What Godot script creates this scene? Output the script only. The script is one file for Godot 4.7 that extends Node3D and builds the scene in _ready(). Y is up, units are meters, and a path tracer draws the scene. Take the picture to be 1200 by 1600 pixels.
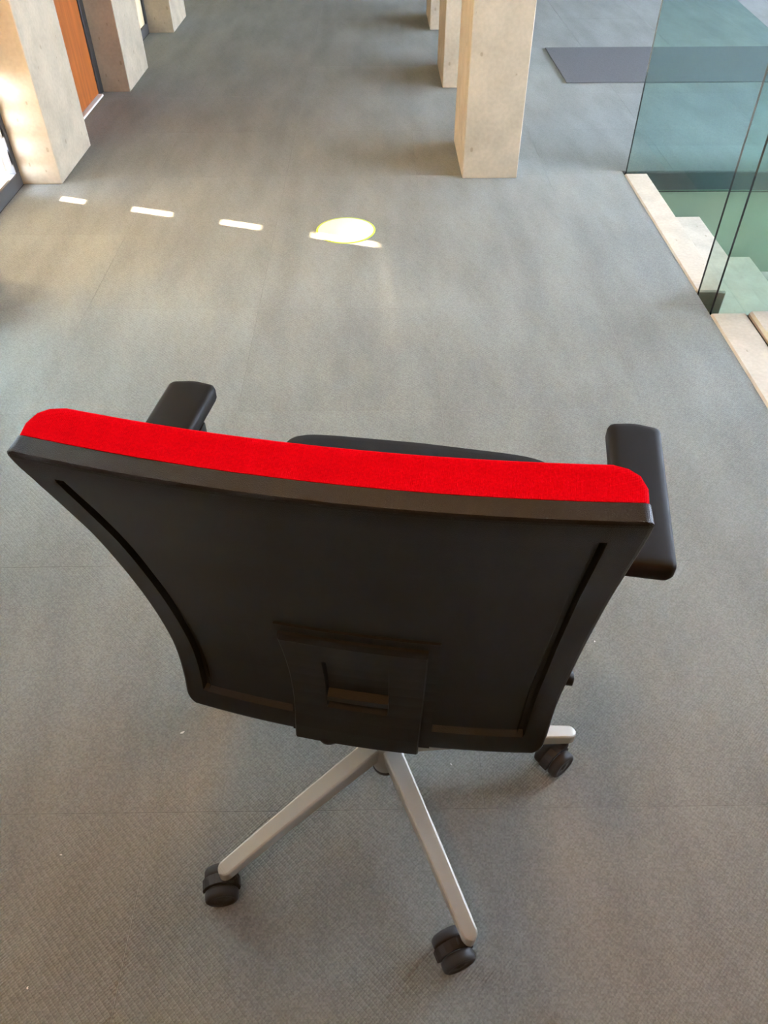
extends Node3D

# Metres. x to the right, y up, the corridor runs away along -z (written as f = -z in the comments).
const EYE := 1.36
var M := {}
var rng := RandomNumberGenerator.new()

func _ready() -> void:
	rng.seed = 41
	# ---- camera ----
	var cam := Camera3D.new()
	cam.name = "camera"
	cam.keep_aspect = Camera3D.KEEP_HEIGHT
	cam.fov = 67.45
	cam.near = 0.02
	cam.far = 200.0
	cam.position = Vector3(0, EYE, 0)
	cam.rotation_order = EULER_ORDER_YXZ
	cam.rotation = Vector3(-0.77275, -0.007434, -0.00525)
	add_child(cam)
	cam.current = true
	# ---- sky and exposure ----
	var sm := ProceduralSkyMaterial.new()
	sm.sky_top_color = Color(0.68, 0.75, 0.86)
	sm.sky_horizon_color = Color(0.80, 0.85, 0.93)
	sm.sky_curve = 0.2
	sm.ground_bottom_color = Color(0.30, 0.29, 0.27)
	sm.ground_horizon_color = Color(0.55, 0.58, 0.62)
	sm.sky_energy_multiplier = 5.5
	sm.sun_angle_max = 1.0
	var sky := Sky.new()
	sky.sky_material = sm
	var env := Environment.new()
	env.background_mode = Environment.BG_SKY
	env.sky = sky
	env.tonemap_mode = Environment.TONE_MAPPER_LINEAR
	env.tonemap_exposure = 2.1
	env.sdfgi_enabled = true
	env.ssao_enabled = true
	env.ssil_enabled = true
	var we := WorldEnvironment.new()
	we.name = "environment"
	we.environment = env
	add_child(we)
	# ---- low warm sun from the left, ahead of the camera ----
	var sun := DirectionalLight3D.new()
	sun.name = "sun"
	sun.light_color = Color(1.0, 0.89, 0.74)
	sun.light_energy = 26.0
	sun.light_angular_distance = 0.5
	sun.shadow_enabled = true
	add_child(sun)
	sun.look_at_from_position(Vector3(-10, 5, -5), Vector3(-10, 5, -5) + Vector3(0.945, -0.270, 0.327), Vector3.UP)
	make_materials()
	make_lamps()
	make_floor()
	make_shell()
	make_pillars()
	make_left_bays()
	make_stairs()
	make_chair()
	make_floor_disc()
	make_lint()

# ================= helpers =================
func tri(st: SurfaceTool, a: Vector3, b: Vector3, c: Vector3) -> void:
	st.add_vertex(a)
	st.add_vertex(c)
	st.add_vertex(b)

func quad(st: SurfaceTool, a: Vector3, b: Vector3, c: Vector3, d: Vector3) -> void:
	tri(st, a, b, c)
	tri(st, a, c, d)

func mb() -> SurfaceTool:
	var st := SurfaceTool.new()
	st.begin(Mesh.PRIMITIVE_TRIANGLES)
	st.set_smooth_group(-1)
	return st

func done(st: SurfaceTool) -> ArrayMesh:
	st.generate_normals()
	return st.commit()

func put(mesh: Mesh, called: String, mat: Material, parent: Node = self, at := Vector3.ZERO) -> MeshInstance3D:
	var o := MeshInstance3D.new()
	o.name = called
	o.mesh = mesh
	o.material_override = mat
	o.position = at
	parent.add_child(o, true)
	return o

func tag(o: Node, label: String, category: String, kind := "", group := "") -> void:
	o.set_meta("label", label)
	o.set_meta("category", category)
	if kind:
		o.set_meta("kind", kind)
	if group:
		o.set_meta("group", group)

func thing(called: String, label: String, category: String, at := Vector3.ZERO, kind := "", group := "") -> Node3D:
	var o := Node3D.new()
	o.name = called
	o.position = at
	add_child(o, true)
	tag(o, label, category, kind, group)
	return o

# a chamfered box
func add_box(st: SurfaceTool, c: Vector3, size: Vector3, bev := 0.004, b := Basis()) -> void:
	st.set_smooth_group(-1)
	var h := size / 2.0
	var e: float = minf(bev, minf(h.x, minf(h.y, h.z)) * 0.9)
	var v := {}
	for sx in [-1, 1]:
		for sy in [-1, 1]:
			for sz in [-1, 1]:
				var s := Vector3(sx, sy, sz)
				for ax in 3:
					var q := Vector3(h.x - e, h.y - e, h.z - e)
					q[ax] = h[ax]
					v[Vector4i(sx, sy, sz, ax)] = c + b * (q * s)
	var face := func(pts: Array) -> void:
		var mid := Vector3.ZERO
		for p in pts:
			mid += p
		mid /= pts.size()
		var n: Vector3 = (pts[1] - pts[0]).cross(pts[2] - pts[0])
		if n.dot(mid - c) < 0.0:
			pts.reverse()
		tri(st, pts[0], pts[1], pts[2])
		if pts.size() == 4:
			tri(st, pts[0], pts[2], pts[3])
	for ax in 3:
		var u := (ax + 1) % 3
		var w := (ax + 2) % 3
		for s in [-1, 1]:
			var pts := []
			for k in [[-1, -1], [1, -1], [1, 1], [-1, 1]]:
				var key := Vector4i(0, 0, 0, ax)
				key[ax] = s
				key[u] = k[0]
				key[w] = k[1]
				pts.append(v[key])
			face.call(pts)
		for su in [-1, 1]:
			for sw in [-1, 1]:
				var pts := []
				for k in [[-1, u], [-1, w], [1, w], [1, u]]:
					var key := Vector4i(0, 0, 0, k[1])
					key[ax] = k[0]
					key[u] = su
					key[w] = sw
					pts.append(v[key])
				face.call(pts)
	for sx in [-1, 1]:
		for sy in [-1, 1]:
			for sz in [-1, 1]:
				face.call([v[Vector4i(sx, sy, sz, 0)], v[Vector4i(sx, sy, sz, 1)], v[Vector4i(sx, sy, sz, 2)]])

func box(lo: Vector3, hi: Vector3, bev := 0.004) -> ArrayMesh:
	var st := mb()
	add_box(st, (lo + hi) / 2.0, hi - lo, bev)
	return done(st)

# x0..x1, y0..y1, f0..f1
func bx(x0: float, x1: float, y0: float, y1: float, f0: float, f1: float, bev := 0.004) -> ArrayMesh:
	return box(Vector3(x0, y0, -f1), Vector3(x1, y1, -f0), bev)

# rings of points, each counter-clockwise round the direction of progress
func loft(st: SurfaceTool, rings: Array, caps := true, smooth := true) -> void:
	st.set_smooth_group(1 if smooth else -1)
	for i in rings.size() - 1:
		var r: Array = rings[i]
		var s: Array = rings[i + 1]
		for j in r.size():
			var k := (j + 1) % r.size()
			quad(st, r[j], r[k], s[k], s[j])
	if caps:
		st.set_smooth_group(-1)
		for e in [0, rings.size() - 1]:
			var r: Array = rings[e]
			var mid := Vector3.ZERO
			for p in r:
				mid += p
			mid /= r.size()
			for j in r.size():
				var k := (j + 1) % r.size()
				if e == 0:
					tri(st, mid, r[k], r[j])
				else:
					tri(st, mid, r[j], r[k])

# lathe round y: profile of (radius, y) going up
func lathe(st: SurfaceTool, prof: Array, n := 24, b := Basis(), o := Vector3.ZERO, smooth := true) -> void:
	var rings := []
	for p in prof:
		var r := []
		for j in n:
			var a := TAU * j / n
			r.append(o + b * Vector3(p.x * cos(a), p.y, -p.x * sin(a)))
		rings.append(r)
	loft(st, rings, true, smooth)

# a grid of points [row][col]; seen from its front, cols run right and rows run up
func grid(st: SurfaceTool, g: Array, flip := false, group := 1) -> void:
	st.set_smooth_group(group)
	for i in g.size() - 1:
		for j in g[i].size() - 1:
			if flip:
				quad(st, g[i][j], g[i + 1][j], g[i + 1][j + 1], g[i][j + 1])
			else:
				quad(st, g[i][j], g[i][j + 1], g[i + 1][j + 1], g[i + 1][j])

# the rim between two grids of the same size
func rim(st: SurfaceTool, a: Array, b: Array, group := 2) -> void:
	st.set_smooth_group(group)
	var n := a.size() - 1
	var m: int = a[0].size() - 1
	for j in m:
		quad(st, b[0][j], b[0][j + 1], a[0][j + 1], a[0][j])
		quad(st, a[n][j], a[n][j + 1], b[n][j + 1], b[n][j])
	for i in n:
		quad(st, b[i + 1][0], b[i][0], a[i][0], a[i + 1][0])
		quad(st, a[i + 1][m], a[i][m], b[i][m], b[i + 1][m])

func lerp_table(t: Array, x: float) -> float:
	if x <= t[0][0]:
		return t[0][1]
	for i in t.size() - 1:
		if x <= t[i + 1][0]:
			var p0: float = t[maxi(i - 1, 0)][1]
			var p1: float = t[i][1]
			var p2: float = t[i + 1][1]
			var p3: float = t[mini(i + 2, t.size() - 1)][1]
			return cubic_interpolate(p1, p2, p0, p3, (x - t[i][0]) / (t[i + 1][0] - t[i][0]))
	return t[t.size() - 1][1]

# a polygon in the x,y plane extruded along z, from z0 (far) to z1 (near)
func slab(pts: Array, z0: float, z1: float) -> ArrayMesh:
	var st := mb()
	var flat := PackedVector2Array(pts)
	if Geometry2D.is_polygon_clockwise(flat):
		flat.reverse()
	var idx := Geometry2D.triangulate_polygon(flat)
	for i in range(0, idx.size(), 3):
		var t := [flat[idx[i]], flat[idx[i + 1]], flat[idx[i + 2]]]
		if (t[1] - t[0]).cross(t[2] - t[0]) < 0.0:
			t.reverse()
		tri(st, Vector3(t[0].x, t[0].y, z1), Vector3(t[1].x, t[1].y, z1), Vector3(t[2].x, t[2].y, z1))
		tri(st, Vector3(t[0].x, t[0].y, z0), Vector3(t[2].x, t[2].y, z0), Vector3(t[1].x, t[1].y, z0))
	for i in flat.size():
		var p := flat[i]
		var q := flat[(i + 1) % flat.size()]
		quad(st, Vector3(p.x, p.y, z0), Vector3(q.x, q.y, z0), Vector3(q.x, q.y, z1), Vector3(p.x, p.y, z1))
	return done(st)

# ================= materials =================
func srgb(r: float, g: float, b: float, a := 1.0) -> Color:
	var c := Color(r, g, b).linear_to_srgb()
	c.a = a
	return c

func mat(called: String, c: Color, rough: float, metal := 0.0, spec := 0.5) -> StandardMaterial3D:
	var m := StandardMaterial3D.new()
	m.resource_name = called
	m.albedo_color = c
	m.roughness = rough
	m.metallic = metal
	m.metallic_specular = spec
	M[called] = m
	return m

func noise_tex(freq: float, size: int, lo: float, hi: float, sd: int, oct := 4) -> NoiseTexture2D:
	var n := FastNoiseLite.new()
	n.noise_type = FastNoiseLite.TYPE_SIMPLEX_SMOOTH
	n.frequency = freq
	n.fractal_octaves = oct
	n.seed = sd
	var g := Gradient.new()
	g.set_color(0, Color(lo, lo, lo))
	g.set_color(1, Color(hi, hi, hi))
	var t := NoiseTexture2D.new()
	t.width = size
	t.height = size
	t.seamless = true
	t.noise = n
	t.color_ramp = g
	return t

func tri_world(m: StandardMaterial3D, s: Vector3, world := true) -> void:
	m.uv1_triplanar = true
	m.uv1_world_triplanar = world
	m.uv1_triplanar_sharpness = 8.0
	m.uv1_scale = s

func detail(m: StandardMaterial3D, t: Texture2D, s: Vector3, world := true) -> void:
	m.detail_enabled = true
	m.detail_blend_mode = BaseMaterial3D.BLEND_MODE_MUL
	m.detail_albedo = t
	m.detail_uv_layer = BaseMaterial3D.DETAIL_UV_2
	m.uv2_triplanar = true
	m.uv2_world_triplanar = world
	m.uv2_triplanar_sharpness = 8.0
	m.uv2_scale = s

# a coarse flat weave: 16 by 16 threads
func weave(size: int, threads: int, lo: float, amp: float, sd: int, diagonal := false) -> Array:
	var col := Image.create(size, size, false, Image.FORMAT_RGB8)
	var hgt := Image.create(size, size, false, Image.FORMAT_RGB8)
	var r := RandomNumberGenerator.new()
	r.seed = sd
	var tone := []
	for i in threads * threads:
		tone.append(r.randf())
	for y in size:
		for x in size:
			var u := float(x) / size * threads
			var v := float(y) / size * threads
			var i := int(u)
			var j := int(v)
			var over := (i + j) % 4 < 2
			var a := absf(fposmod(u, 1.0) - 0.5) * 2.0
			var b := absf(fposmod(v, 1.0) - 0.5) * 2.0
			var h := (1.0 - pow(a, 3.0) * (0.55 if over else 1.0)) * (1.0 - pow(b, 3.0) * (1.0 if over else 0.55))
			var c: float = lo + amp * tone[i + j * threads] + r.randf_range(-0.06, 0.06)
			col.set_pixel(x, y, Color(c, c, c))
			if diagonal:
				var d := absf(fposmod((u + v) / 2.0, 1.0) - 0.5) * 2.0
				var e := absf(fposmod((u - v) / 4.0, 1.0) - 0.5) * 2.0
				h = (1.0 - 0.8 * pow(d, 2.5)) * (1.0 - 0.35 * pow(e, 4.0))
			hgt.set_pixel(x, y, Color(h, h, h))
	hgt.bump_map_to_normal_map(4.0)
	return [ImageTexture.create_from_image(col), ImageTexture.create_from_image(hgt)]

func concrete_tex(sd: int) -> ImageTexture:
	var size := 512
	var n := FastNoiseLite.new()
	n.frequency = 0.012
	n.fractal_octaves = 5
	n.seed = sd
	var fine := FastNoiseLite.new()
	fine.frequency = 0.09
	fine.seed = sd + 1
	var im := Image.create(size, size, false, Image.FORMAT_RGB8)
	for y in size:
		for x in size:
			# blended with its own shifted copy so that the edges meet
			var wx := float(x) / size
			var wy := float(y) / size
			var a: float = lerpf(lerpf(n.get_noise_2d(x, y), n.get_noise_2d(x - size, y), wx), lerpf(n.get_noise_2d(x, y - size), n.get_noise_2d(x - size, y - size), wx), wy)
			var c := 0.90 + 0.10 * a + 0.035 * fine.get_noise_2d(x, y)
			im.set_pixel(x, y, Color(c, c * 0.992, c * 0.975))
	var r := RandomNumberGenerator.new()
	r.seed = sd
	for k in 22:   # air holes left by the formwork
		var cx := r.randi_range(0, size - 1)
		var cy := r.randi_range(0, size - 1)
		var rad := r.randf_range(0.8, 3.2)
		var st := r.randf_range(1.0, 2.2)
		for dy in range(-8, 9):
			for dx in range(-5, 6):
				if Vector2(dx, dy / st).length() < rad:
					var px := posmod(cx + dx, size)
					var py := posmod(cy + dy, size)
					im.set_pixel(px, py, im.get_pixel(px, py) * Color(0.88, 0.87, 0.85))
	return ImageTexture.create_from_image(im)

func make_materials() -> void:
	var wv := weave(512, 64, 0.78, 0.10, 5, true)
	var streak := noise_tex(0.008, 512, 0.90, 1.0, 9)
	for k in 3:
		var t: float = [1.0, 0.975, 1.02][k]
		var c := mat("carpet_%d" % k, srgb(0.445 * t, 0.455 * t, 0.415 * t), 0.95, 0.0, 0.2)
		c.albedo_texture = wv[0]
		c.normal_enabled = true
		c.normal_texture = wv[1]
		c.normal_scale = 0.8
		tri_world(c, Vector3(1, 1, 1) / 0.20)
		detail(c, streak, Vector3(1.1, 0.3, 0.3))
	var con := concrete_tex(3)
	var p := mat("concrete", srgb(0.60, 0.51, 0.38), 0.85, 0.0, 0.3)
	p.albedo_texture = con
	tri_world(p, Vector3(1, 1, 1) / 1.1)
	p = mat("stone", srgb(0.66, 0.58, 0.46), 0.8, 0.0, 0.3)
	p.albedo_texture = con
	tri_world(p, Vector3(1, 1, 1) / 0.8)
	p = mat("plaster", srgb(0.62, 0.60, 0.56), 0.9, 0.0, 0.3)
	p.albedo_texture = noise_tex(0.01, 256, 0.93, 1.0, 4)
	tri_world(p, Vector3(0.7, 0.7, 0.7))
	mat("dark_metal", srgb(0.035, 0.033, 0.03), 0.5, 0.0, 0.5)
	mat("grey_metal", srgb(0.08, 0.077, 0.072), 0.5, 0.2, 0.5)
	mat("underlay", srgb(0.05, 0.05, 0.05), 0.95)
	p = mat("orange_wood", srgb(0.52, 0.14, 0.018), 0.55, 0.0, 0.4)
	p.albedo_texture = noise_tex(0.02, 256, 0.78, 1.0, 6)
	tri_world(p, Vector3(4, 0.4, 4))
	mat("threshold", srgb(0.75, 0.72, 0.66), 0.7)
	p = mat("screen_fabric", srgb(0.75, 0.72, 0.64), 0.95, 0.0, 0.1)
	p.backlight_enabled = true
	p.backlight = Color(1.0, 0.97, 0.9)
	p = mat("grey_fabric", srgb(0.70, 0.74, 0.76), 0.95, 0.0, 0.1)
	p.backlight_enabled = true
	p.backlight = Color(0.82, 0.885, 0.93)
	p = mat("sheer_fabric", srgb(0.75, 0.72, 0.64), 0.95, 0.0, 0.1)
	p.backlight_enabled = true
	p.backlight = Color(0.56, 0.54, 0.49)
	p = mat("dull_fabric", srgb(0.5, 0.47, 0.36), 0.95, 0.0, 0.1)
	p.backlight_enabled = true
	p.backlight = Color(0.46, 0.44, 0.37)
	p = mat("clear_glass", Color(0.95, 0.97, 0.96, 0.04), 0.02)
	p.transparency = BaseMaterial3D.TRANSPARENCY_ALPHA
	p = mat("tinted_glass", Color(srgb(0.64, 0.86, 0.83), 0.0), 0.0)
	p.transparency = BaseMaterial3D.TRANSPARENCY_ALPHA
	p.refraction_enabled = true
	p.refraction_scale = 0.05
	p = mat("pale_glass", Color(srgb(0.80, 0.92, 0.87), 0.0), 0.0)
	p.transparency = BaseMaterial3D.TRANSPARENCY_ALPHA
	p.refraction_enabled = true
	p.refraction_scale = 0.05
	mat("slab_edge", srgb(0.16, 0.22, 0.14), 0.9)
	mat("terrace", srgb(0.30, 0.26, 0.20), 0.9)
	mat("fascia", srgb(0.06, 0.065, 0.06), 0.6)
	p = mat("lower_carpet", srgb(0.30, 0.26, 0.19), 0.95, 0.0, 0.2)
	p.albedo_texture = wv[0]
	tri_world(p, Vector3(1, 1, 1) / 0.20)
	p = mat("dark_weave", srgb(0.20, 0.20, 0.20), 0.95, 0.0, 0.2)
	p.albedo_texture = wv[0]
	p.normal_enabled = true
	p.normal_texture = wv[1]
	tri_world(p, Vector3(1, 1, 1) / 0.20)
	# chair
	var fw := weave(128, 16, 0.90, 0.06, 8)
	p = mat("red_fabric", srgb(0.86, 0.002, 0.014), 0.95, 0.0, 0.1)
	p.albedo_texture = fw[0]
	p.normal_enabled = true
	p.normal_texture = fw[1]
	p.normal_scale = 0.6
	tri_world(p, Vector3(1, 1, 1) / 0.022, false)
	p = mat("black_fabric", srgb(0.03, 0.03, 0.03), 0.9, 0.0, 0.2)
	p.albedo_texture = fw[0]
	p.normal_enabled = true
	p.normal_texture = fw[1]
	tri_world(p, Vector3(1, 1, 1) / 0.022, false)
	var gr := noise_tex(0.35, 256, 0.0, 1.0, 12, 2)
	gr.as_normal_map = true
	gr.bump_strength = 3.0
	gr.color_ramp = null
	p = mat("black_plastic", srgb(0.010, 0.0088, 0.0065), 0.45, 0.0, 0.42)
	p.normal_enabled = true
	p.normal_texture = gr
	p.normal_scale = 0.35
	tri_world(p, Vector3(1, 1, 1) / 0.09, false)
	mat("pad_plastic", srgb(0.010, 0.009, 0.007), 0.6, 0.0, 0.3)
	mat("wheel_plastic", srgb(0.04, 0.036, 0.032), 0.55, 0.0, 0.4)
	mat("aluminium", srgb(0.48, 0.445, 0.375), 0.5, 0.5, 0.5)
	mat("column_metal", srgb(0.5, 0.47, 0.45), 0.3, 0.9, 0.5)
	mat("white_print", srgb(0.86, 0.88, 0.84), 0.5)
	mat("lime_print", srgb(0.62, 0.78, 0.08), 0.5)
	mat("lint", srgb(0.85, 0.83, 0.8), 0.9)
	p = mat("lamp_glow", Color(1.0, 0.85, 0.62), 0.6)
	p.emission_enabled = true
	p.emission = Color(1.0, 0.80, 0.52)
	p.emission_energy_multiplier = 2.0

# ================= lamps =================
func make_lamps() -> void:
	var spots := [Vector3(-0.6, 2.742, 0.45), Vector3(0.75, 2.742, 0.45), Vector3(0.02, 2.742, -0.62)]
	var names := ["square warm ceiling lamp behind the viewer on the window side", "square warm ceiling lamp behind the viewer on the stair side", "square warm ceiling lamp straight above the back of the chair"]
	for k in spots.size():
		var t := thing("ceiling_lamp", names[k], "lamp", spots[k])
		var st := mb()
		for s in [-1, 1]:
			add_box(st, Vector3(s * 0.19, -0.01, 0), Vector3(0.02, 0.035, 0.40), 0.003)
			add_box(st, Vector3(0, -0.01, s * 0.19), Vector3(0.36, 0.035, 0.02), 0.003)
		put(done(st), "frame", M.dark_metal, t)
		put(box(Vector3(-0.18, -0.008, -0.18), Vector3(0.18, 0.004, 0.18), 0.002), "diffuser", M.lamp_glow, t)
		var l := AreaLight3D.new()
		l.name = "lamp_light"
		l.light_color = Color(1.0, 0.72, 0.42)
		l.light_energy = [0.45, 0.12, 0.75][k]
		l.set("area_size", Vector2(0.34, 0.34))
		l.set("area_range", 30.0)
		l.set("area_attenuation", 2.0)
		l.shadow_enabled = true
		l.position = Vector3(0, -0.014, 0)
		l.rotation = Vector3(-PI / 2, 0, 0)
		t.add_child(l)

# ================= floor =================
const STAIR_X := 1.143
const VOID_NEAR := 2.357
const VOID_FAR := 3.655

func make_floor() -> void:
	var fl := thing("floor", "grey woven carpet tile floor of the corridor and the hall", "floor", Vector3.ZERO, "structure")
	var st := mb()
	add_box(st, Vector3((-1.8 + STAIR_X) / 2.0, -0.156, -5.0), Vector3(STAIR_X + 1.8, 0.3, 16.4), 0.0)
	add_box(st, Vector3((STAIR_X + 8.2) / 2.0, -0.156, -(VOID_FAR + 13.2) / 2.0), Vector3(8.2 - STAIR_X, 0.3, 13.2 - VOID_FAR), 0.0)
	add_box(st, Vector3((STAIR_X + 8.2) / 2.0, -0.156, -(VOID_NEAR - 3.2) / 2.0), Vector3(8.2 - STAIR_X, 0.3, VOID_NEAR + 3.2), 0.0)
	add_box(st, Vector3(6.9, -0.156, -3.0), Vector3(2.6, 0.3, 1.5), 0.0)
	put(done(st), "subfloor", M.underlay, fl)
	var whole := []
	for k in 3:
		whole.append(M["carpet_%d" % k])
	var cache := {}
	var gap := 0.0003
	var xs := [-1.60]
	var x := -1.015
	while x < 7.8:
		xs.append(x)
		x += 0.6
	var zs := [0.02]
	var z := 0.62
	while z < 12.8:
		zs.append(z)
		z += 0.6
	zs.append(13.0)
	for i in xs.size() - 1:
		for j in zs.size() - 1:
			var x0: float = xs[i]
			var x1: float = xs[i + 1]
			var f0: float = zs[j]
			var f1: float = zs[j + 1]
			# leave out what the frame cannot show
			if x0 > 0.75 * f1 + 0.75 or f0 > 9.0 or f1 < 0.1:
				continue
			var pieces := [[x0, x1, f0, f1]]
			if x1 > STAIR_X and f0 < VOID_FAR:
				pieces = []
				if x0 < STAIR_X:
					pieces.append([x0, STAIR_X, f0, minf(f1, VOID_FAR)])
				if f1 > VOID_FAR:
					pieces.append([x0, x1, VOID_FAR, f1])
			for q in pieces:
				var w: float = q[1] - q[0] - gap
				var d: float = q[3] - q[2] - gap
				if w < 0.02 or d < 0.02:
					continue
				var key := "%.3f_%.3f" % [w, d]
				if not cache.has(key):
					cache[key] = box(Vector3(-w / 2, -0.006, -d / 2), Vector3(w / 2, 0, d / 2), 0.0006)
				put(cache[key], "carpet_tile", whole[rng.randi() % 3], fl, Vector3((q[0] + q[1]) / 2, rng.randf_range(-0.0004, 0.0), -(q[2] + q[3]) / 2))
	# the floor beyond and beside the frame, too far to tell the tiles apart
	st = mb()
	add_box(st, Vector3(-0.23, -0.004, 1.55), Vector3(2.75, 0.006, 3.1), 0.0)
	add_box(st, Vector3(3.1, -0.004, -11.1), Vector3(9.4, 0.006, 4.0), 0.0)
	add_box(st, Vector3(6.6, -0.004, -6.4), Vector3(2.8, 0.006, 5.4), 0.0)
	var far := put(done(st), "far_carpet", M.carpet_0, fl)
	far.set_meta("kind", "stuff")

# ================= shell =================
func struct(mesh: Mesh, called: String, m: Material, label: String, category: String) -> MeshInstance3D:
	var o := put(mesh, called, m)
	tag(o, label, category, "structure")
	return o

func make_shell() -> void:
	var cs := mb()
	for q in [[-1.8, 2.05, -3.2, 13.2], [2.85, 8.2, -3.2, 13.2], [2.05, 2.85, -3.2, 2.0], [2.05, 2.85, 3.3, 13.2]]:
		add_box(cs, Vector3((q[0] + q[1]) / 2, 2.9, -(q[2] + q[3]) / 2), Vector3(q[1] - q[0], 0.3, q[3] - q[2]), 0.0)
	var roof := thing("window_20", "skylight in the ceiling above the stairwell", "skylight", Vector3(2.45, 3.05, -2.65), "structure")
	put(bx(-0.45, 0.45, 0.46, 0.47, -0.70, 0.70, 0.001), "pane", M.clear_glass, roof)
	var ks := mb()
	for sd in [-1, 1]:
		add_box(ks, Vector3(sd * 0.45, 0.225, 0), Vector3(0.1, 0.45, 1.5), 0.0)
		add_box(ks, Vector3(0, 0.225, sd * 0.70), Vector3(0.8, 0.45, 0.1), 0.0)
	put(done(ks), "kerb", M.plaster, roof)
	struct(done(cs), "ceiling", M.plaster, "pale plaster ceiling over the corridor and the hall", "ceiling")
	struct(bx(-1.8, 8.2, -3.2, 2.75, -3.4, -3.2, 0.0), "wall_back", M.plaster, "pale wall behind the viewer", "wall")
	struct(bx(-1.8, 8.2, -3.2, 2.75, 13.2, 13.4, 0.0), "wall_front", M.plaster, "pale wall at the far end of the corridor", "wall")
	struct(bx(2.6, 2.8, -0.3, 2.75, -3.2, 1.3, 0.0), "wall_side", M.plaster, "pale wall closing the hall off to the right of the viewer", "wall")
	# right: a wall with a long row of windows, upstairs and downstairs
	var st := mb()
	add_box(st, Vector3(8.1, 2.55, -5.0), Vector3(0.2, 0.4, 16.4), 0.0)
	add_box(st, Vector3(8.1, 0.2, -5.0), Vector3(0.2, 1.6, 16.4), 0.0)
	add_box(st, Vector3(8.1, -3.0, -5.0), Vector3(0.2, 0.5, 16.4), 0.0)
	for k in 9:
		add_box(st, Vector3(8.1, -0.2, 3.1 - k * 2.025), Vector3(0.2, 6.0, 0.2), 0.0)
	struct(done(st), "wall_right", M.plaster, "pale wall of tall windows on the far side of the hall", "wall")
	for k in 8:
		for y in [[1.0, 2.35], [-2.75, -0.6]]:
			var z: float = 3.1 - (k + 0.5) * 2.025
			var w := thing("window_%d" % (11 + k + (0 if y[0] > 0.0 else 8)), "tall clear window in the far wall of the hall", "window", Vector3(8.05, y[0], z), "structure")
			put(box(Vector3(-0.005, 0, -0.92), Vector3(0.005, y[1] - y[0], 0.92), 0.001), "pane", M.clear_glass, w)
			var s2 := mb()
			for s in [-1, 1]:
				add_box(s2, Vector3(0, (y[1] - y[0]) / 2, s * 0.9), Vector3(0.05, y[1] - y[0], 0.05), 0.003)
				add_box(s2, Vector3(0, (y[1] - y[0]) / 2 * (1 + s) - s * 0.025, 0), Vector3(0.05, 0.05, 1.76), 0.003)
			put(done(s2), "window_frame", M.dark_metal, w)
	struct(bx(1.0, 8.2, -3.2, -2.9, -3.2, 13.2, 0.0), "floor_lower", M.lower_carpet, "grey green floor of the level below, seen down the stairwell", "floor")
	struct(bx(0.9, 1.1, -3.2, -0.31, -3.2, 13.2, 0.0), "wall_stairwell", M.plaster, "wall of the level below under the edge of the landing", "wall")
	var o := put(bx(-30, -1.8, -0.35, -0.08, -30, 40, 0.0), "terrace", M.terrace)
	tag(o, "sandy terrace outside the windows of the left wall", "terrace", "structure")

# ================= pillars =================
const STEP := 1.373
const LEFT_F := 3.548
const RIGHT_F := 3.577
const DEEP := 0.492

func make_pillars() -> void:
	var left := ["concrete pillar at the left edge of the frame nearest the viewer, outside the picture", "nearest concrete pillar on the left, orange light on its front and the bright window beside it", "second concrete pillar on the left, beyond the orange wooden panel", "third concrete pillar on the left, beyond the dull screened window", "fourth concrete pillar on the left wall", "fifth concrete pillar on the left wall", "sixth concrete pillar on the left wall"]
	for k in range(-1, 6):
		var f := LEFT_F + k * STEP
		var o := put(bx(-1.78, -1.425, 0, 2.75, f, f + DEEP, 0.003), "pillar", M.concrete)
		tag(o, left[k + 1], "pillar", "", "concrete pillars along the left wall")
	var right := ["nearest concrete pillar on the right, pale lit edge, standing beside the stairwell", "second concrete pillar on the right, half hidden behind the nearest one", "third concrete pillar on the right, a sliver seen past the second", "fourth concrete pillar of the right row", "fifth concrete pillar of the right row", "sixth concrete pillar of the right row"]
	for k in 6:
		var f := RIGHT_F + k * STEP
		var o := put(bx(0.392, 0.642, 0, 2.75, f, f + DEEP, 0.003), "pillar", M.concrete)
		tag(o, right[k], "pillar", "", "concrete pillars between corridor and hall")

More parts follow.
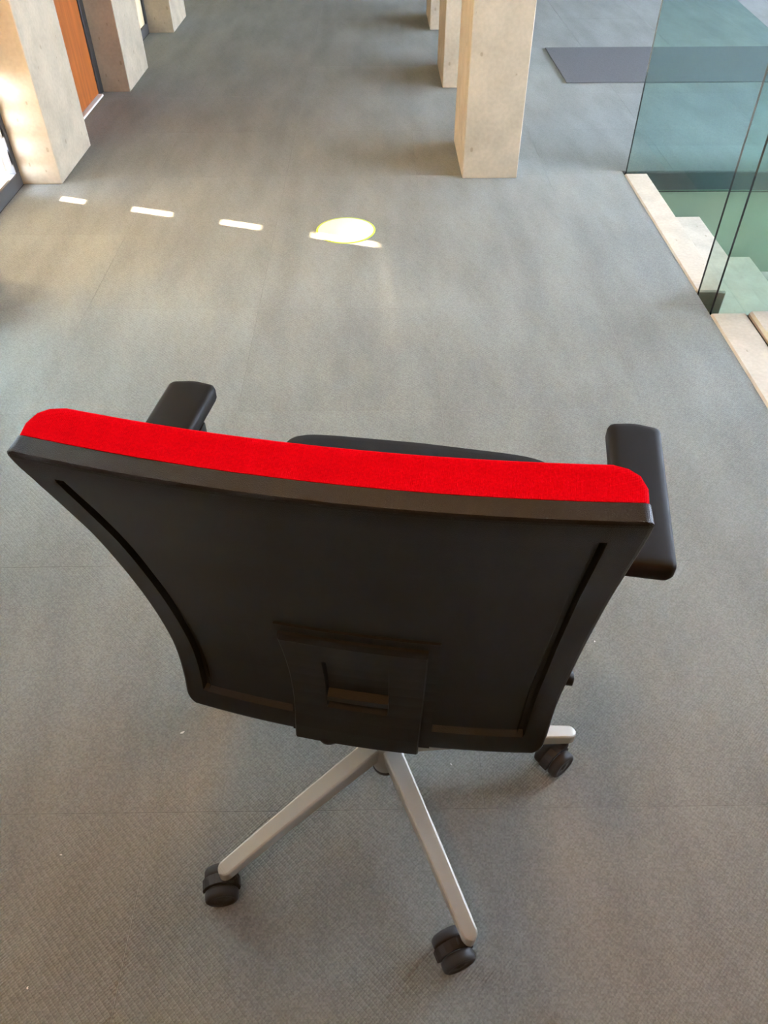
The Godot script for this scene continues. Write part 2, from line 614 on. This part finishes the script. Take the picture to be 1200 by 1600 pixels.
# ================= left bays =================
func window_bay(n: int, label: String, f0: float, f1: float, blind: Material, slit: bool) -> void:
	var w := thing("window_%d" % n, label, "window", Vector3(-1.6, 0, -(f0 + f1) / 2), "structure")
	var h := (f1 - f0) / 2
	put(box(Vector3(-0.05, 0, -h), Vector3(0.0, 0.062, h), 0.004), "sill", M.grey_metal, w)
	var st := mb()
	for s in [-1, 1]:
		add_box(st, Vector3(-0.025, 1.4, s * (h - 0.018)), Vector3(0.05, 2.68, 0.036), 0.003)
	add_box(st, Vector3(-0.025, 2.72, 0), Vector3(0.05, 0.06, 2 * h), 0.003)
	put(done(st), "window_frame", M.dark_metal, w)
	put(box(Vector3(-0.034, 0.062, -h + 0.036), Vector3(-0.028, 2.69, h - 0.036), 0.0005), "pane", M.clear_glass, w)
	# the screen hangs in front of the glass; beside the jamb it leaves a slit, crossed by its guide clips
	var s0 := -h + 0.036
	var s1 := h - 0.036
	if slit:
		put(box(Vector3(-0.016, 0.47, s0 + 0.07), Vector3(-0.013, 2.69, s1), 0.0004), "roller_screen", blind, w)
		put(box(Vector3(-0.016, 0.062, s0 + 0.07), Vector3(-0.013, 0.469, s1), 0.0004), "lower_screen", M.sheer_fabric, w)
		var g := mb()
		add_box(g, Vector3(-0.0145, 1.58, s0 + 0.036), Vector3(0.004, 2.24, 0.072), 0.0005)
		put(done(g), "screen_guide", M.dark_metal, w)
		# added, unseen orange board over the upper part: holds window light off the pillar
		put(box(Vector3(-0.010, 0.475, s0), Vector3(0.012, 2.69, s0 + 0.42), 0.003), "shade_board", M.orange_wood, w)
		for y in [0.130, 0.245, 0.355]:
			put(box(Vector3(-0.02, y - 0.031, s0), Vector3(-0.008, y + 0.031, s0 + 0.072), 0.003), "guide_clip", M.threshold, w)
	else:
		put(box(Vector3(-0.016, 0.062, s0), Vector3(-0.013, 2.69, s1), 0.0004), "roller_screen", blind, w)

func make_left_bays() -> void:
	var b := func(k: int) -> Array: return [LEFT_F + k * STEP + DEEP, LEFT_F + (k + 1) * STEP]
	var a: Array = b.call(-1)
	window_bay(1, "blazing white screened window at the left edge, beside the nearest pillar", a[0], a[1], M.screen_fabric, true)
	a = b.call(-2)
	window_bay(2, "screened window beside the viewer on the left", a[0] + 0.42, a[1], M.grey_fabric, false)
	a = b.call(1)
	window_bay(3, "dull olive screened window between second and third left pillar", a[0], a[1], M.dull_fabric, false)
	a = b.call(2)
	window_bay(4, "screened window between third and fourth left pillar", a[0], a[1], M.dull_fabric, false)
	a = b.call(3)
	window_bay(5, "screened window between fourth and fifth left pillar", a[0], a[1], M.dull_fabric, false)
	# the orange panel
	a = b.call(0)
	var d := thing("door_1", "orange wooden door panel between the first two left pillars", "door", Vector3(-1.6, 0, -(a[0] + a[1]) / 2), "structure")
	var h: float = (a[1] - a[0]) / 2
	put(box(Vector3(-0.03, 0.012, -h + 0.075), Vector3(0.012, 2.7, h), 0.003), "door_leaf", M.orange_wood, d)
	put(box(Vector3(-0.05, 0.0, -h), Vector3(0.02, 2.72, -h + 0.07), 0.003), "door_frame", M.dark_metal, d)
	put(box(Vector3(-0.05, -0.004, -h + 0.07), Vector3(0.035, 0.010, h), 0.002), "threshold", M.threshold, d)
	# blind wall beside and behind the viewer, and at the far end
	var st := mb()
	var near: float = LEFT_F - 2 * STEP + DEEP
	add_box(st, Vector3(-1.7, 1.375, (3.2 - near) / 2), Vector3(0.2, 2.75, near + 3.2), 0.0)
	add_box(st, Vector3(-1.7, 1.375, -near - 0.21), Vector3(0.2, 2.75, 0.42), 0.0)
	var far: float = LEFT_F + 5 * STEP + DEEP
	add_box(st, Vector3(-1.7, 1.375, -(far + 13.2) / 2), Vector3(0.2, 2.75, 13.2 - far), 0.0)
	a = b.call(4)
	add_box(st, Vector3(-1.7, 1.375, -(a[0] + a[1]) / 2), Vector3(0.2, 2.75, a[1] - a[0]), 0.0)
	struct(done(st), "wall_left", M.plaster, "plain pale wall to the left of the viewer and at the far end", "wall")

# ================= stairs and glass =================
func make_stairs() -> void:
	var s := thing("staircase", "pale stone staircase going down to the right beside the carpet", "staircase", Vector3(STAIR_X, 0, -3.08))
	var f0 := 2.515 - 3.08
	var f1 := VOID_FAR - 0.043 - 3.08
	for k in 14:
		var x0 := 0.108 + (k - 1) * 0.302 if k > 0 else 0.001
		var x1 := 0.108 + k * 0.302
		put(box(Vector3(x0, -0.2 * k - 0.2, -f1), Vector3(x1, -0.2 * k + (0.004 if k == 0 else 0.0), -f0), 0.006), "tread", M.stone, s)
	var o := put(bx(STAIR_X + 0.001, 1.268, -0.3, 0.004, -0.5, VOID_NEAR - 0.001, 0.006), "coping", M.stone)
	tag(o, "pale pitted stone coping along the carpet edge, nearer than the glass", "coping")
	o = put(bx(1.276, 2.59, -0.3, 0.012, -0.5, VOID_NEAR, 0.008), "ledge", M.stone)
	tag(o, "bright cream stone ledge at the right edge of the picture below the glass", "ledge")
	o = put(bx(STAIR_X + 0.001, 5.6, -0.083, -0.002, VOID_FAR - 0.016, VOID_FAR - 0.0005, 0.003), "fascia", M.fascia)
	tag(o, "dark steel fascia along the far edge of the stairwell", "fascia")
	o = put(bx(STAIR_X + 0.001, 5.6, -0.50, -0.085, VOID_FAR - 0.012, VOID_FAR - 0.0005, 0.003), "slab_edge", M.slab_edge)
	tag(o, "grey green edge of the floor slab under the dark fascia across the stairwell", "slab edge", "structure")
	o = put(slab([Vector2(1.155, -0.085), Vector2(2.70, -0.085), Vector2(1.155, 0.86)], -3.634, -3.616), "glass_panel", M.tinted_glass)
	tag(o, "teal glass balustrade on the far side of the stairwell with a sloping top", "glass panel")
	o = put(slab([Vector2(1.15, -0.19), Vector2(1.4, -0.19), Vector2(4.6, -2.5), Vector2(4.6, -1.1), Vector2(1.15, 1.0)], -2.513, -2.499), "glass_panel", M.pale_glass)
	tag(o, "glass pane standing against the near end of the pale stair treads", "glass panel")
	o = put(slab([Vector2(1.15, -0.19), Vector2(1.4, -0.19), Vector2(4.6, -2.5), Vector2(4.6, -1.1), Vector2(1.15, 1.0)], -2.373, -2.359), "glass_panel", M.pale_glass)
	tag(o, "glass pane rising from the near stone coping, closest of the three panes", "glass panel")
	o = put(bx(1.13, 3.9, 0.0005, 0.007, 5.02, 5.80, 0.003), "dark_rectangle", M.dark_weave)  # thin woven rectangle, darker than the hall carpet around it
	tag(o, "thin dark grey woven rectangle lying on the hall floor beyond the glass", "mat")

# ================= chair =================
const GTAB := [[0.487, 0.195], [0.54, 0.180], [0.59, 0.1765], [0.64, 0.182], [0.69, 0.192], [0.74, 0.205], [0.79, 0.220], [0.84, 0.237], [0.89, 0.2575], [0.94, 0.279], [0.998, 0.302]]
const WTAB := [[0.487, 0.227], [0.54, 0.232], [0.64, 0.238], [0.74, 0.240], [0.84, 0.240], [0.94, 0.238], [0.998, 0.236]]
const HB := 0.487
const HT := 0.996

# a point of the back's rear face: xn from -1 to 1 across, h its height, out = how far it stands off the face
func back_pt(xn: float, h: float, out: float, edge := 0.0) -> Vector3:
	var at := func(x: float, y: float) -> Vector3:
		return Vector3(x * lerp_table(WTAB, y), y, lerp_table(GTAB, y) + 0.017 * (1.0 - x * x))
	var p: Vector3 = at.call(xn, h)
	var du: Vector3 = at.call(xn + 0.02, h) - at.call(xn - 0.02, h)
	var dv: Vector3 = at.call(xn, h + 0.006) - at.call(xn, h - 0.006)
	return p + du.cross(dv).normalized() * out

func step01(a: float, b: float, x: float) -> float:
	return smoothstep(a, b, x)

func corner_cut(c: float, b: float, rt: float, rb: float) -> float:
	# how far the outline draws in near its top and bottom corners
	var d := 0.0
	if c < rt:
		d = rt - sqrt(maxf(0.0, rt * rt - (rt - c) * (rt - c)))
	if b < rb:
		d = maxf(d, rb - sqrt(maxf(0.0, rb * rb - (rb - b) * (rb - b))))
	return d

func back_grid(xs: Array, hs: Array, out: Callable, inset := 0.0, rt := 0.006, rb := 0.017) -> Array:
	var g := []
	for h in hs:
		var row := []
		var w := lerp_table(WTAB, h)
		var cut := corner_cut(HT - h, h - HB, rt, rb) + inset
		for a in xs:   # a: distance from the middle in metres at full width 0.24
			var xn: float = a / 0.24 * (w - cut) / w
			row.append(back_pt(xn, h, out.call(0.24 - absf(a), HT - h, h - HB, a)))
		g.append(row)
	return g

func spread(marks: Array, lo: float, hi: float, most: float) -> Array:
	var pts := [lo]
	pts.append_array(marks)
	pts.append(hi)
	pts.sort()
	var out := [pts[0]]
	for i in range(1, pts.size()):
		var n := int(ceil((pts[i] - pts[i - 1]) / most))
		for k in range(1, n + 1):
			out.append(lerpf(pts[i - 1], pts[i], float(k) / n))
	return out

func make_chair() -> void:
	var t := thing("office_chair", "swivel office chair with red back cushion, black plastic shell and aluminium star base", "chair", Vector3(0.006, 0, -0.697))
	t.rotation.y = -deg_to_rad(10.2)
	# ---- back shell ----
	var xm := []
	for s in [-1, 1]:
		for a in [0.0015, 0.004, 0.0275, 0.0295, 0.0345, 0.0375]:
			xm.append(s * (0.24 - a))
	var xs := spread(xm, -0.24, 0.24, 0.02)
	var hm := []
	for b in [0.0015, 0.004, 0.008, 0.014, 0.02, 0.0275, 0.0335, 0.038]:
		hm.append(HB + b)
	for c in [0.001, 0.0025, 0.005, 0.009, 0.014, 0.030, 0.036, 0.042]:
		hm.append(HT - c)
	var hs := spread(hm, HB, HT, 0.014)
	var rear := func(a: float, c: float, b: float, _x: float) -> float:
		var e := minf(a, minf(b, c))
		var d := 0.0
		if e < 0.004:
			d -= 0.0022 * pow(1.0 - e / 0.004, 2.0)
		var top := step01(0.030, 0.042, c)
		var low := step01(0.028, 0.030, b)
		var groove := step01(0.0275, 0.0295, a) * (1.0 - step01(0.0345, 0.0375, a))
		d -= 0.0075 * groove * top * low
		var panel := step01(0.0345, 0.0375, a) * step01(0.0275, 0.0335, b)
		d -= panel * 0.0045 * (1.0 - step01(0.03, 0.30, b)) + panel * 0.0012 * step01(0.03, 0.10, c)
		return d
	var g1 := back_grid(xs, hs, rear)
	var g0 := back_grid(xs, hs, func(_a, _c, _b, _x): return -0.018)
	var st := mb()
	var zone := func(i: int, j: int) -> int:
		var a: float = 0.24 - absf(xs[j] + xs[j + 1]) / 2.0
		var b: float = (hs[i] + hs[i + 1]) / 2.0 - HB
		var c: float = HT - (hs[i] + hs[i + 1]) / 2.0
		if minf(a, minf(b, c)) < 0.004:
			return -1
		if c < 0.030:
			return 1
		if c < 0.042:
			return 1 if a < 0.0275 or a > 0.0375 else -1
		if a < 0.0275 or b < 0.0275:
			return 1
		if a < 0.0295 or (a > 0.0345 and a < 0.0375) or b < 0.0335:
			return -1
		return 4 if a < 0.0345 else 1
	for i in hs.size() - 1:
		for j in xs.size() - 1:
			st.set_smooth_group(zone.call(i, j))
			quad(st, g1[i][j], g1[i][j + 1], g1[i + 1][j + 1], g1[i + 1][j])
	grid(st, g0, true, 3)
	rim(st, g1, g0)
	var shell := put(done(st), "back_shell", M.black_plastic, t)
	# ---- red cushion in front of it ----
	var cx := spread([-0.236, -0.228, -0.218, -0.2, 0.2, 0.218, 0.228, 0.236], -0.24, 0.24, 0.03)
	var ch := spread([HB + 0.004, HB + 0.012, HB + 0.022, HB + 0.04, HT - 0.04, HT - 0.022, HT - 0.012, HT - 0.004], HB, HT, 0.02)
	var front := func(a: float, c: float, b: float, _x: float) -> float:
		var q := func(e: float, r: float) -> float: return sqrt(maxf(0.0, 1.0 - pow(1.0 - minf(e, r) / r, 2.0)))
		var th: float = 0.012 + 0.024 * q.call(a, 0.024) * q.call(b, 0.03) * (0.55 + 0.45 * q.call(c, 0.02))
		return -0.0185 - th
	var c1 := back_grid(cx, ch, func(_a, _c, _b, _x): return -0.0185, 0.0015, 0.003)
	var c0 := back_grid(cx, ch, front, 0.0, 0.003)
	st = mb()
	grid(st, c0, true)
	grid(st, c1, false, 3)
	rim(st, c1, c0, 1)
	put(done(st), "back_cushion", M.red_fabric, t).set_meta("label", "red fabric back cushion")
	# ---- height adjuster low on the back ----
	var strip := func(x0: float, x1: float, h0: float, h1: float, taper: float, marks_x: Array, marks_h: Array, out: Callable, under: float) -> ArrayMesh:
		var gx := spread(marks_x, x0, x1, 0.02)
		var gh := spread(marks_h, h0, h1, 0.02)
		var a := []
		var b := []
		for h in gh:
			var ra := []
			var rb := []
			var k: float = lerpf(taper, 1.0, (h - h0) / (h1 - h0))
			for x in gx:
				var xn: float = x * k / lerp_table(WTAB, h)
				ra.append(back_pt(xn, h, out.call(x, h)))
				rb.append(back_pt(xn, h, under))
			a.append(ra)
			b.append(rb)
		var s := mb()
		grid(s, a, false, -1)
		grid(s, b, true, 3)
		rim(s, a, b, -1)
		return done(s)
	var adj := Node3D.new()
	adj.name = "height_adjuster"
	t.add_child(adj)
	put(strip.call(-0.086, 0.095, 0.489, 0.704, 0.95, [], [0.7025], func(x, h): return 0.0014 if h < 0.7025 else 0.0008, -0.006), "mounting_plate", M.black_plastic, adj)
	var px0 := -0.038
	var px1 := 0.040
	var ph0 := 0.545
	var ph1 := 0.640
	var cover := func(x: float, h: float) -> float:
		var d := 0.0095
		if absf(x) > 0.0805:
			d = 0.0078
		if h > 0.6835:
			d = 0.0048
		if x > px0 and x < px1 and h > ph0 - 0.0005 and h < ph1 + 0.0005:
			d = 0.0013
		return d
	put(strip.call(-0.0825, 0.0825, 0.4855, 0.689, 0.93, [-0.0805, px0, px0 + 0.0015, px1 - 0.0015, px1, 0.0805], [ph0 - 0.004, ph0, ph1, ph1 + 0.002, 0.6835], cover, 0.0), "cover", M.black_plastic, adj)
	# the lever: a tilted flap whose lower lip sticks out
	var lev := strip.call(px0 + 0.003, px1 - 0.002, 0.5565, 0.6375, 1.0, [], [0.558, 0.565, 0.571, 0.600], func(_x, h): return 0.0025 if h > 0.570 else 0.0115, 0.0008)
	put(lev, "lever", M.black_plastic, adj)
	st = mb()
	lathe(st, [Vector2(0.0, 0.0), Vector2(0.013, 0.0), Vector2(0.015, 0.003), Vector2(0.015, 0.012), Vector2(0.0, 0.012)], 20, Basis(), back_pt(-0.16, 0.489, -0.004) - Vector3(0, 0.010, 0))
	put(done(st), "stop_peg", M.black_plastic, adj)
	# ---- back bar and mechanism ----
	st = mb()
	var bar := []
	for p in [[0.155, 0.56, 0.03, 0.008], [0.150, 0.50, 0.034, 0.010], [0.130, 0.44, 0.038, 0.012], [0.090, 0.415, 0.040, 0.014], [0.02, 0.41, 0.042, 0.014]]:
		var c := Vector3(0, p[1], p[0])
		bar.append([c, p[2], p[3]])
	var rings := []
	for i in bar.size():
		var fwd: Vector3 = (bar[mini(i + 1, bar.size() - 1)][0] - bar[maxi(i - 1, 0)][0]).normalized()
		var up := fwd.cross(Vector3.RIGHT).normalized()
		var c: Vector3 = bar[i][0]
		var w: float = bar[i][1]
		var d: float = bar[i][2]
		# counter-clockwise about fwd
		rings.append([c - Vector3.RIGHT * w - up * d, c - Vector3.RIGHT * w + up * d, c + Vector3.RIGHT * w + up * d, c + Vector3.RIGHT * w - up * d])
	loft(st, rings, true, false)
	put(done(st), "back_bar", M.black_plastic, t)
	st = mb()
	add_box(st, Vector3(0, 0.405, -0.01), Vector3(0.16, 0.05, 0.24), 0.012)
	add_box(st, Vector3(0, 0.432, -0.06), Vector3(0.36, 0.012, 0.30), 0.004)
	var mech := put(done(st), "tilt_mechanism", M.black_plastic, t)
	st = mb()
	lathe(st, [Vector2(0.0, 0.0), Vector2(0.006, 0.0), Vector2(0.006, 0.15), Vector2(0.011, 0.155), Vector2(0.011, 0.20), Vector2(0.0, 0.203)], 12, Basis(Vector3.BACK, -PI / 2), Vector3(0.08, 0.405, 0.02))
	put(done(st), "tilt_lever", M.black_plastic, mech)
	# ---- seat ----
	var outline := func(inset: float) -> Array:
		var pts := []
		var n := 160
		for i in n:
			var a := TAU * i / n
			var e := 0.14
			var x := signf(cos(a)) * pow(absf(cos(a)), e) * (0.243 - inset)
			var zz := signf(sin(a)) * pow(absf(sin(a)), e) * (0.268 - inset)
			# ring counter-clockwise about +y: z = -sin
			var z := -zz - 0.095
			if z < -0.095:
				z -= 0.012 * (1.0 - pow(x / 0.243, 2.0)) * ((-0.095 - z) / 0.268)
			pts.append(Vector3(x, 0, z))
		return pts
	rings = []
	for q in [[0.03, 0.440], [0.006, 0.444], [0.0, 0.452], [0.0, 0.466]]:
		var r: Array = outline.call(q[0])
		for i in r.size():
			r[i].y = q[1]
		rings.append(r)
	st = mb()
	loft(st, rings)
	put(done(st), "seat_pan", M.black_plastic, t)
	rings = []
	for q in [[0.004, 0.4655], [0.0, 0.475], [0.001, 0.491], [0.006, 0.499], [0.016, 0.508], [0.032, 0.513], [0.07, 0.515], [0.12, 0.515], [0.2, 0.514]]:
		var r: Array = outline.call(q[0])
		for i in r.size():
			var front_drop := 0.0
			if r[i].z < -0.26:
				front_drop = 0.25 * pow(-0.26 - r[i].z, 2.0)
			r[i].y = q[1] - front_drop
		rings.append(r)
	st = mb()
	loft(st, rings)
	put(done(st), "seat", M.black_fabric, t)
	# ---- arms ----
	for s in [-1, 1]:
		var arm := Node3D.new()
		arm.name = "armrest"
		t.add_child(arm, true)
		var ring_at := func(inset: float, y: float) -> Array:
			var pts := []
			var hw := 0.0365 - inset
			var zf := -0.211 + inset
			var zb := 0.057 - inset
			var rr := maxf(0.012 - inset * 0.4, 0.004)
			# rounded rectangle, counter-clockwise about +y (from +x towards -z)
			for q in [[1, -1, 0.0], [-1, -1, 90.0], [-1, 1, 180.0], [1, 1, 270.0]]:
				var narrow := 0.003 if q[1] > 0 else 0.0
				var ccx: float = q[0] * (hw - rr - narrow)
				var ccz: float = zf + rr if q[1] < 0 else zb - rr
				for k in 6:
					var a := deg_to_rad(q[2] + 90.0 * k / 5.0)
					pts.append(Vector3(ccx + cos(a) * rr, y, ccz - sin(a) * rr - (0.003 * (1.0 - pow(ccx / 0.03, 2.0)) if q[1] < 0 else 0.0)))
				if q[1] < 0 and q[0] > 0:
					for k in range(1, 6):
						var u := 1.0 - k / 3.0
						pts.append(Vector3(u * (hw - rr), y, zf - 0.005 * (1.0 - u * u)))
			for i in pts.size():
				pts[i].x += 0.318 if s > 0 else -0.326
			return pts
		rings = []
		for q in [[0.010, 0.672], [0.002, 0.675], [0.0, 0.680], [0.0, 0.692], [0.0015, 0.697], [0.005, 0.6995], [0.012, 0.7005], [0.022, 0.7005]]:
			rings.append(ring_at.call(q[0], q[1]))
		st = mb()
		loft(st, rings)
		put(done(st), "arm_pad", M.pad_plastic, arm)
		st = mb()
		rings = []
		for p in [[0.300, 0.675, 0.0], [0.298, 0.60, 0.0], [0.294, 0.50, 0.0], [0.286, 0.445, 0.0], [0.27, 0.424, 0.0], [0.17, 0.420, 0.0]]:
			var c := Vector3(s * p[0], p[1], -0.115)
			var i := rings.size()
			var dir: Vector3 = [Vector3.DOWN, Vector3.DOWN, Vector3.DOWN, Vector3(-s * 0.5, -0.8, 0).normalized(), Vector3(-s, -0.3, 0).normalized(), Vector3(-s, 0, 0)][i]
			var side := dir.cross(Vector3.BACK).normalized()
			var w := 0.032
			var d := 0.010
			rings.append([c - side * d - Vector3.BACK * w, c - side * d + Vector3.BACK * w, c + side * d + Vector3.BACK * w, c + side * d - Vector3.BACK * w])
		for i in rings.size():
			rings[i].reverse()
		loft(st, rings, true, false)
		put(done(st), "arm_post", M.black_plastic, arm)
	# ---- column and hub ----
	st = mb()
	lathe(st, [Vector2(0.0, 0.03), Vector2(0.020, 0.03), Vector2(0.024, 0.034), Vector2(0.026, 0.06), Vector2(0.032, 0.064), Vector2(0.035, 0.07), Vector2(0.035, 0.120), Vector2(0.031, 0.126), Vector2(0.0, 0.126)], 32)
	var hub := put(done(st), "hub", M.aluminium, t)
	st = mb()
	lathe(st, [Vector2(0.0, 0.022), Vector2(0.021, 0.022), Vector2(0.0245, 0.025), Vector2(0.0245, 0.032), Vector2(0.0, 0.031)], 24)
	put(done(st), "column_foot", M.dark_metal, hub)
	st = mb()
	lathe(st, [Vector2(0.0, 0.128), Vector2(0.030, 0.128), Vector2(0.028, 0.25), Vector2(0.0, 0.25)], 28)
	put(done(st), "column_sleeve", M.black_plastic, t)
	st = mb()
	lathe(st, [Vector2(0.0, 0.24), Vector2(0.014, 0.24), Vector2(0.014, 0.385), Vector2(0.0, 0.385)], 24)
	put(done(st), "gas_column", M.column_metal, t)
	# ---- five arms with castors ----
	var swivel := [20.0, 32.0, 48.0, 10.0, 100.0]
	for k in 5:
		var ang := deg_to_rad(-129.4 - 10.2 - 72.0 * k)   # clockwise from straight ahead, seen from above
		var out_dir := Vector3(sin(ang), 0, -cos(ang))
		var side := out_dir.cross(Vector3.UP)
		rings = []
		var len := 0.348
		var cut := [0.03, 0.10, 0.18, 0.25, 0.30]
		for q in [0.0135, 0.0115, 0.010, 0.0065, 0.0035, 0.0012, 0.0]:
			cut.append(len - q)
		for s in cut:
			var u: float = s / len
			var hw: float = lerpf(0.0170, 0.0130, u)
			var d: float = len - s
			var shrink := 1.0
			if d < 0.0135:
				shrink = maxf(0.12, sqrt(maxf(0.0, 1.0 - pow(1.0 - d / 0.0135, 2.0))))
			var topy: float = lerpf(0.130, 0.098, u) + 0.004 * sin(u * PI) - (0.003 * pow(1.0 - d / 0.0135, 3.0) if d < 0.0135 else 0.0)
			var thick: float = lerpf(0.042, 0.024, u)
			var c: Vector3 = out_dir * s
			var ht := hw * shrink
			var ch2 := 0.0035
			var r := []
			for q in [[topy, -(ht - ch2)], [topy, ht - ch2], [topy - 0.0012, ht - 0.0012], [topy - ch2, ht], [topy - thick, ht * 0.85], [topy - thick, -ht * 0.85], [topy - ch2, -ht], [topy - 0.0012, -(ht - 0.0012)]]:
				r.append(c + Vector3(0, q[0], 0) + side * (q[1] if shrink > 0.3 else q[1] * 1.0))
			rings.append(r)
		st = mb()
		loft(st, rings, true, false)
		put(done(st), "base_arm", M.aluminium, t)
		make_caster(t, out_dir * 0.331, deg_to_rad(swivel[k]))

func make_caster(t: Node3D, at: Vector3, turn: float) -> void:
	var c := Node3D.new()
	c.name = "caster"
	c.position = at
	c.rotation.y = turn
	t.add_child(c, true)
	# rolls along local x; the axle lies along local z, trailing behind the stem
	var off := -0.020
	var r := 0.0275
	for s in [-1, 1]:
		var st := mb()
		var b := Basis(Vector3.RIGHT, PI / 2 if s > 0 else -PI / 2)
		lathe(st, [Vector2(0.0, 0.009), Vector2(r - 0.003, 0.009), Vector2(r - 0.0005, 0.011), Vector2(r, 0.014), Vector2(r, 0.021), Vector2(r - 0.001, 0.0245), Vector2(r - 0.004, 0.0268), Vector2(r - 0.008, 0.0268), Vector2(r - 0.0095, 0.0255), Vector2(0.007, 0.0255), Vector2(0.006, 0.027), Vector2(0.0, 0.027)], 28, b, Vector3(off, r, 0))
		put(done(st), "wheel", M.wheel_plastic, c)
	var st2 := mb()
	var rings := []
	for k in 11:
		var a := deg_to_rad(-25.0 + 21.0 * k)
		var ri := []
		for q in [[r - 0.004, -0.008], [r + 0.0035, -0.008], [r + 0.0035, 0.008], [r - 0.004, 0.008]]:
			ri.append(Vector3(off + cos(a) * q[0], r + sin(a) * q[0], q[1]))
		rings.append(ri)
	loft(st2, rings, true, false)
	add_box(st2, Vector3(-0.004, 0.053, 0), Vector3(0.026, 0.016, 0.017), 0.004)
	lathe(st2, [Vector2(0.0, 0.050), Vector2(0.0095, 0.050), Vector2(0.0095, 0.078), Vector2(0.0, 0.078)], 16)
	put(done(st2), "hood", M.wheel_plastic, c)

# ================= small things =================
func make_floor_disc() -> void:
	var t := thing("floor_disc", "round white floor disc with lime green rim stuck on the carpet", "floor marker", Vector3(-0.127, 0, -3.042))
	var st := mb()
	lathe(st, [Vector2(0.0, 0.0), Vector2(0.121, 0.0), Vector2(0.121, 0.0016), Vector2(0.112, 0.0018), Vector2(0.0, 0.0018)], 64)
	put(done(st), "rim", M.lime_print, t)
	st = mb()
	lathe(st, [Vector2(0.0, 0.0018), Vector2(0.113, 0.0018), Vector2(0.112, 0.0024), Vector2(0.0, 0.0024)], 64)
	put(done(st), "white_face", M.white_print, t)

func make_lint() -> void:
	var spots := [Vector2(-0.392, 0.780), Vector2(0.130, 0.706), Vector2(0.461, 0.986), Vector2(-0.555, 0.343), Vector2(-0.562, 0.546)]
	var says := ["flat pale lint fleck on the carpet left of the chair base", "tiny white lint fleck on the carpet right of the front base arm", "tiny white lint fleck on the carpet right of the chair back", "white lint fleck on the carpet in the bottom left corner", "small pale lint fleck on the carpet left of the left castor"]
	for k in spots.size():
		var st := mb()
		var rings := []
		var n := 6
		var lng: float = [0.009, 0.003, 0.003, 0.0035, 0.003][k]
		for i in n:
			var u := float(i) / (n - 1)
			var w: float = 0.0016 * sin(PI * (0.12 + 0.76 * u)) * rng.randf_range(0.7, 1.3) + 0.0003
			var c := Vector3((u - 0.5) * lng, 0.0014 + 0.0004 * sin(u * 5.0), 0.0008 * sin(u * 4.0 + k))
			var r := []
			for j in 6:
				var a := TAU * j / 6
				r.append(c + Vector3(0, sin(a) * 0.0011, -cos(a) * w))
			rings.append(r)
		loft(st, rings)
		var o := put(done(st), "lint_fleck", M.lint, self, Vector3(spots[k].x, 0, -spots[k].y))
		o.rotation.y = [0.5, 1.2, 0.2, 2.0, 0.9][k]
		tag(o, says[k], "lint", "", "white lint flecks on the carpet")
